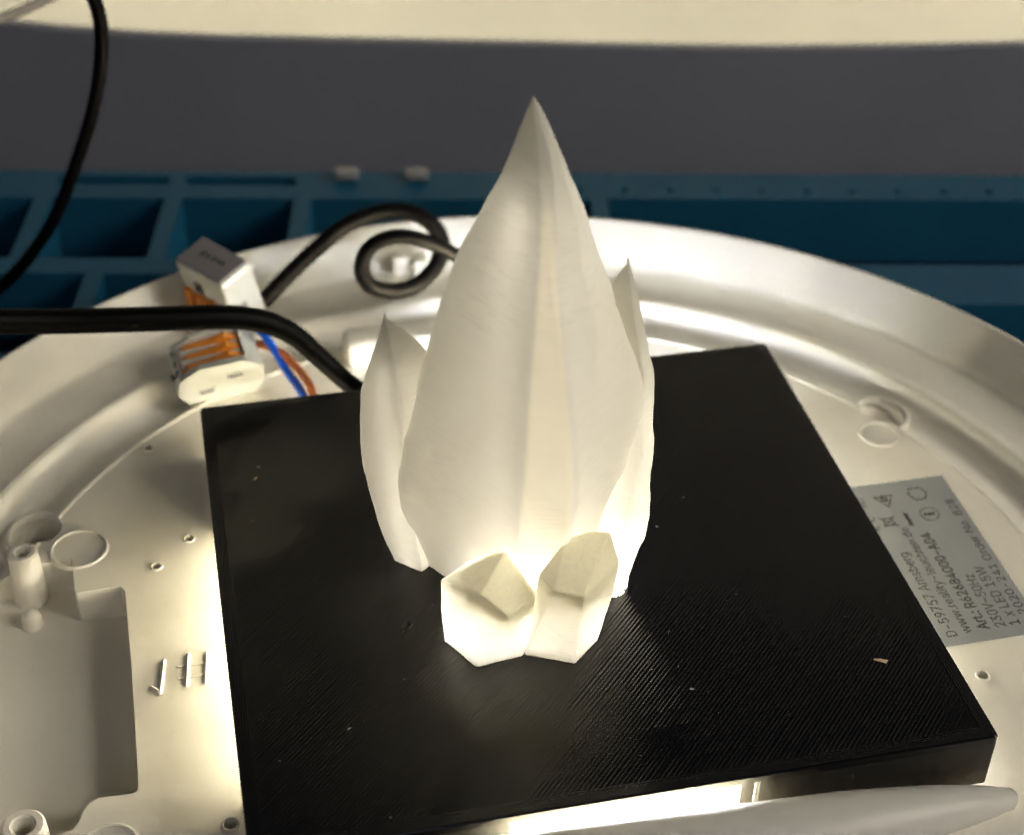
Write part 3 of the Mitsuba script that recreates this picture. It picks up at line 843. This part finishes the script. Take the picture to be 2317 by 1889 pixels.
# ------------------------------------------------------------------ cables and wires
CB = [(-0.1175, 0.2680, 0.0457), (-0.1107, 0.2750, 0.0411), (-0.0957, 0.2830, 0.0361), (-0.0790, 0.2890, 0.0330), (-0.0646, 0.2940, 0.0305), (-0.0558, 0.2970, 0.0278), (-0.0490, 0.2990, 0.0229), (-0.0429, 0.2990, 0.0162), (-0.0375, 0.2970, 0.0118), (-0.0319, 0.2930, 0.0102)]
add('cable', tube(CB, [0.0027, 0.0027, 0.0027, 0.0027, 0.0026, 0.0023, 0.0021, 0.0020], 18), 'm_cable', smooth=True)
tag('cable', 'thick black cable running in from the left in front of the wire connectors', 'cable')
LP = [(-0.0625, 0.3380, 0.0055), (-0.0574, 0.3420, 0.0098), (-0.0503, 0.3460, 0.0155), (-0.0433, 0.3500, 0.0202), (-0.0362, 0.3520, 0.0230), (-0.0291, 0.3530, 0.0238), (-0.0225, 0.3520, 0.0222), (-0.0185, 0.3500, 0.0173), (-0.0195, 0.3460, 0.0127), (-0.0241, 0.3410, 0.0098), (-0.0301, 0.3370, 0.0103),
      (-0.0353, 0.3340, 0.0140), (-0.0367, 0.3320, 0.0203), (-0.0342, 0.3320, 0.0261), (-0.0282, 0.3330, 0.0283), (-0.0214, 0.3340, 0.0266), (-0.0146, 0.3360, 0.0217), (-0.0071, 0.3380, 0.0145), (-0.0034, 0.3300, 0.0107)]
add('cable', tube(LP, [0.0020, 0.0020, 0.0020, 0.0020, 0.0019, 0.0017, 0.0017], 16), 'm_cable', smooth=True)
tag('cable_001', 'black cable curling into a loop behind the tall crystal, from the upper connector', 'cable')
UP = [(-0.1044, 0.3650, 0.0828), (-0.1010, 0.3650, 0.0735), (-0.1001, 0.3650, 0.0651), (-0.1020, 0.3650, 0.0538), (-0.1056, 0.3650, 0.0422), (-0.1111, 0.3650, 0.0293), (-0.1182, 0.3650, 0.0146), (-0.1255, 0.3650, 0.0036), (-0.1342, 0.3650, -0.0063), (-0.1463, 0.3650, -0.0165)]
add('cable', tube(UP, 0.00170, 14), 'm_cable', smooth=True)
tag('cable_002', 'black cable hanging down in front of the grey board at the upper left', 'cable')
GC = [(-0.1439, 0.4000, 0.0487), (-0.1392, 0.4100, 0.0471), (-0.1327, 0.4200, 0.0468), (-0.1256, 0.4300, 0.0479)]
add('cable', tube(GC, 0.0014, 12), 'm_grey_cable', smooth=True)
tag('cable_003', 'blurred grey cable crossing the top left corner of the photo', 'cable')
BW = [(-0.0634, 0.3220, 0.0116), (-0.0592, 0.3180, 0.0098), (-0.0558, 0.3140, 0.0071), (-0.0530, 0.3100, 0.0049), (-0.0500, 0.3050, 0.0045), (-0.0468, 0.2980, 0.0045)]
add('wire', tube(BW, 0.0010, 12), 'm_blue_wire', smooth=True)
tag('wire', 'blue wire from the connectors down behind the black cover', 'wire')
OW = [(-0.0653, 0.3200, 0.0055), (-0.0598, 0.3180, 0.0068), (-0.0546, 0.3140, 0.0072), (-0.0502, 0.3090, 0.0063), (-0.0469, 0.3030, 0.0063), (-0.0445, 0.2970, 0.0046)]
add('wire', tube(OW, 0.0010, 12), 'm_brown_wire', smooth=True)
tag('wire_001', 'orange brown wire from the lower connector down behind the black cover', 'wire')


# ------------------------------------------------------------------ lever connectors
def ortho(M):
    u, _, v = np.linalg.svd(np.array(M))
    return u @ v


def connector(name, R, c, d, label, lever_face, hole_face):
    lx, ly, lz = d
    def put(part, mesh, mat, smooth=25):
        return add(f'{name}__{part}', xf(mesh, R, c), mat, smooth=smooth)
    if lever_face == 'top':
        # low body with chamfered ends, levers lying along its top
        outl = [(-lx / 2, -lz * 0.15), (-lx / 2 + 0.0025, -lz / 2), (lx / 2 - 0.003, -lz / 2), (lx / 2, -lz * 0.2), (lx / 2, lz * 0.22), (lx / 2 - 0.004, lz / 2), (-lx / 2 + 0.006, lz / 2), (-lx / 2 + 0.001, lz * 0.25)]
        side = list(sg.Polygon(outl).buffer(-0.0008).buffer(0.0008, quad_segs=4).exterior.coords)[:-1]
        b = m3.CrossSection([np.array(side)], m3.FillRule.NonZero)
        if b.area() < 1e-12:
            b = m3.CrossSection([np.array(side[::-1])], m3.FillRule.NonZero)
        cheek = 0.0021
        body = b.extrude(ly).rotate((90, 0, 0)).translate((0, ly / 2, 0))
        body = body - box_man(-lx / 2 + 0.002, lx / 2 - 0.0035, -ly / 2 + cheek, ly / 2 - cheek * 0.6, lz * 0.12, lz)
        put('body', tm(body), 'm_connector', 25)
        w = (ly - cheek * 1.6) / 3
        for k in range(3):
            y0 = -ly / 2 + cheek + k * w
            pr = [(-lx / 2 + 0.0022, lz * 0.13), (lx / 2 - 0.0040, lz * 0.13), (lx / 2 - 0.0038, lz * 0.36), (lx / 2 - 0.007, lz * 0.50), (-0.001, lz * 0.40), (-lx / 2 + 0.004, lz * 0.34)]
            lv = m3.CrossSection([np.array(pr)], m3.FillRule.NonZero).extrude(w - 0.0015).rotate((90, 0, 0)).translate((0, y0 + w - 0.00075, 0))
            put('lever', tm(lv), 'm_lever', False)
            if k:
                put('divider', tm(box_man(-lx / 2 + 0.0024, lx / 2 - 0.0042, y0 - 0.00035, y0 + 0.00035, lz * 0.115, lz * 0.40)), 'm_connector', False)
            hz = m3.Manifold.cylinder(0.0006, 0.00095, 0.00095, 16).rotate((0, -90, 0)).translate((-lx / 2 + 0.0013, y0 + w / 2, lz * 0.20))
            put('test_hole', tm(hz), 'm_hole', 25)
        hz = m3.Manifold.cylinder(0.0005, 0.0008, 0.0008, 16).rotate((0, -90, 0)).translate((-lx / 2 + 0.00018, -ly * 0.08, -lz * 0.05))
        put('test_hole', tm(hz), 'm_hole', 25)
        for x, z in ((-0.0035, -lz * 0.17), (0.0035, lz * 0.13)):
            fr = sg.box(-0.0019, -0.0007, 0.0019, 0.0007)
            fr = fr.difference(fr.buffer(-0.00022))
            fm = trimesh.creation.extrude_polygon(fr, 0.00045, engine='earcut')
            fm.apply_transform(trimesh.transformations.rotation_matrix(math.pi / 2, [1, 0, 0]))
            fm.apply_translation([x, -ly / 2 + 0.0001, z])
            put('slot_frame', fm, 'm_connector', False)
            put('slot', tm(box_man(x - 0.0017, x + 0.0017, -ly / 2 - 0.00012, -ly / 2 + 0.0002, z - 0.0005, z + 0.0005)), 'm_connector_shaded', False)
    else:
        # upright body with its top painted dark for shade, levers on the face to the left
        b = rounded_box(lx, ly, lz, 0.0009, 12)
        ch = m3.Manifold.hull_points(np.array([(x, y, z) for y in (-ly, ly) for x, z in ((lx / 2 + 0.001, lz / 2 + 0.001), (lx / 2 + 0.001, lz * 0.12), (lx / 2 - 0.0005, lz / 2 + 0.001))], float))
        b = b - ch
        put('body', tm(b), 'm_connector', 25)
        put('shaded_top', xf(tm(rounded_box(lx - 0.0012, ly - 0.0008, 0.0008, 0.0003)), None, (-0.0003, 0, lz / 2 + 0.00015)), 'm_connector_shaded')
        for k, (x, ln) in enumerate(((-0.0034, 0.0018), (-0.0016, 0.0013), (0.0004, 0.0014), (0.0022, 0.0010), (0.0036, 0.0012))):
            put('print', xf(trimesh.creation.box(extents=[0.0011, ln, 0.0001]), None, (x, 0.0004, lz / 2 + 0.0006)), 'm_print', False)
        put('test_hole', xf(trimesh.creation.box(extents=[0.0026, 0.0004, 0.0030]), None, (-0.0015, -ly / 2 - 0.00005, lz * 0.17)), 'm_hole', False)
        put('test_hole', xf(trimesh.creation.box(extents=[0.0004, 0.0022, 0.0026]), None, (lx / 2 + 0.00003, -ly * 0.12, -lz * 0.10)), 'm_connector_shaded', False)
        for k in range(3):
            x = -lx / 2 + 0.0022 + k * 0.0042
            lv = rounded_box(0.0030, 0.0024, 0.0085, 0.0007, 8).rotate((-8, 0, 0)).translate((x, -ly / 2 - 0.0004, -lz * 0.22))
            put('lever', tm(lv), 'm_lever', 25)
    tag(name, label, 'connector')


connector('wire_connector', ortho([[0.9452, -0.3239, -0.04], [0.3203, 0.9441, -0.0781], [0.0631, 0.061, 0.9961]]), np.array([-0.0700, 0.3118, 0.0053]), (0.0205, 0.0140, 0.0098),
          'lower wire connector, pale grey with orange levers on top, in front of the thick cable', 'top', None)
connector('wire_connector_001', ortho([[0.7631, 0.6282, -0.1519], [-0.6463, 0.7394, -0.1886], [-0.0061, 0.2421, 0.9702]]), np.array([-0.0716, 0.3352, 0.0119]), (0.0171, 0.0100, 0.0168),
          'upper wire connector with a printed top painted dark for shade, standing behind the thick cable', 'side', None)

# ------------------------------------------------------------------ white tapered bar in front
BAR = [(0.1318, 0.1268, 0.0018), (0.1306, 0.1270, 0.0022), (0.118, 0.1284, 0.0043), (0.100, 0.1298, 0.0060), (0.080, 0.1308, 0.0069), (0.050, 0.1324, 0.0082), (0.010, 0.1326, 0.0082)]
pts = [on_cover(a, b, r + 0.0002) for a, b, r in BAR]
add('plastic_bar', tube(pts, [b[2] for b in BAR], 40), 'm_bar', smooth=True)
tag('plastic_bar', 'smooth white tapered plastic bar lying along the front edge of the black cover', 'bar')
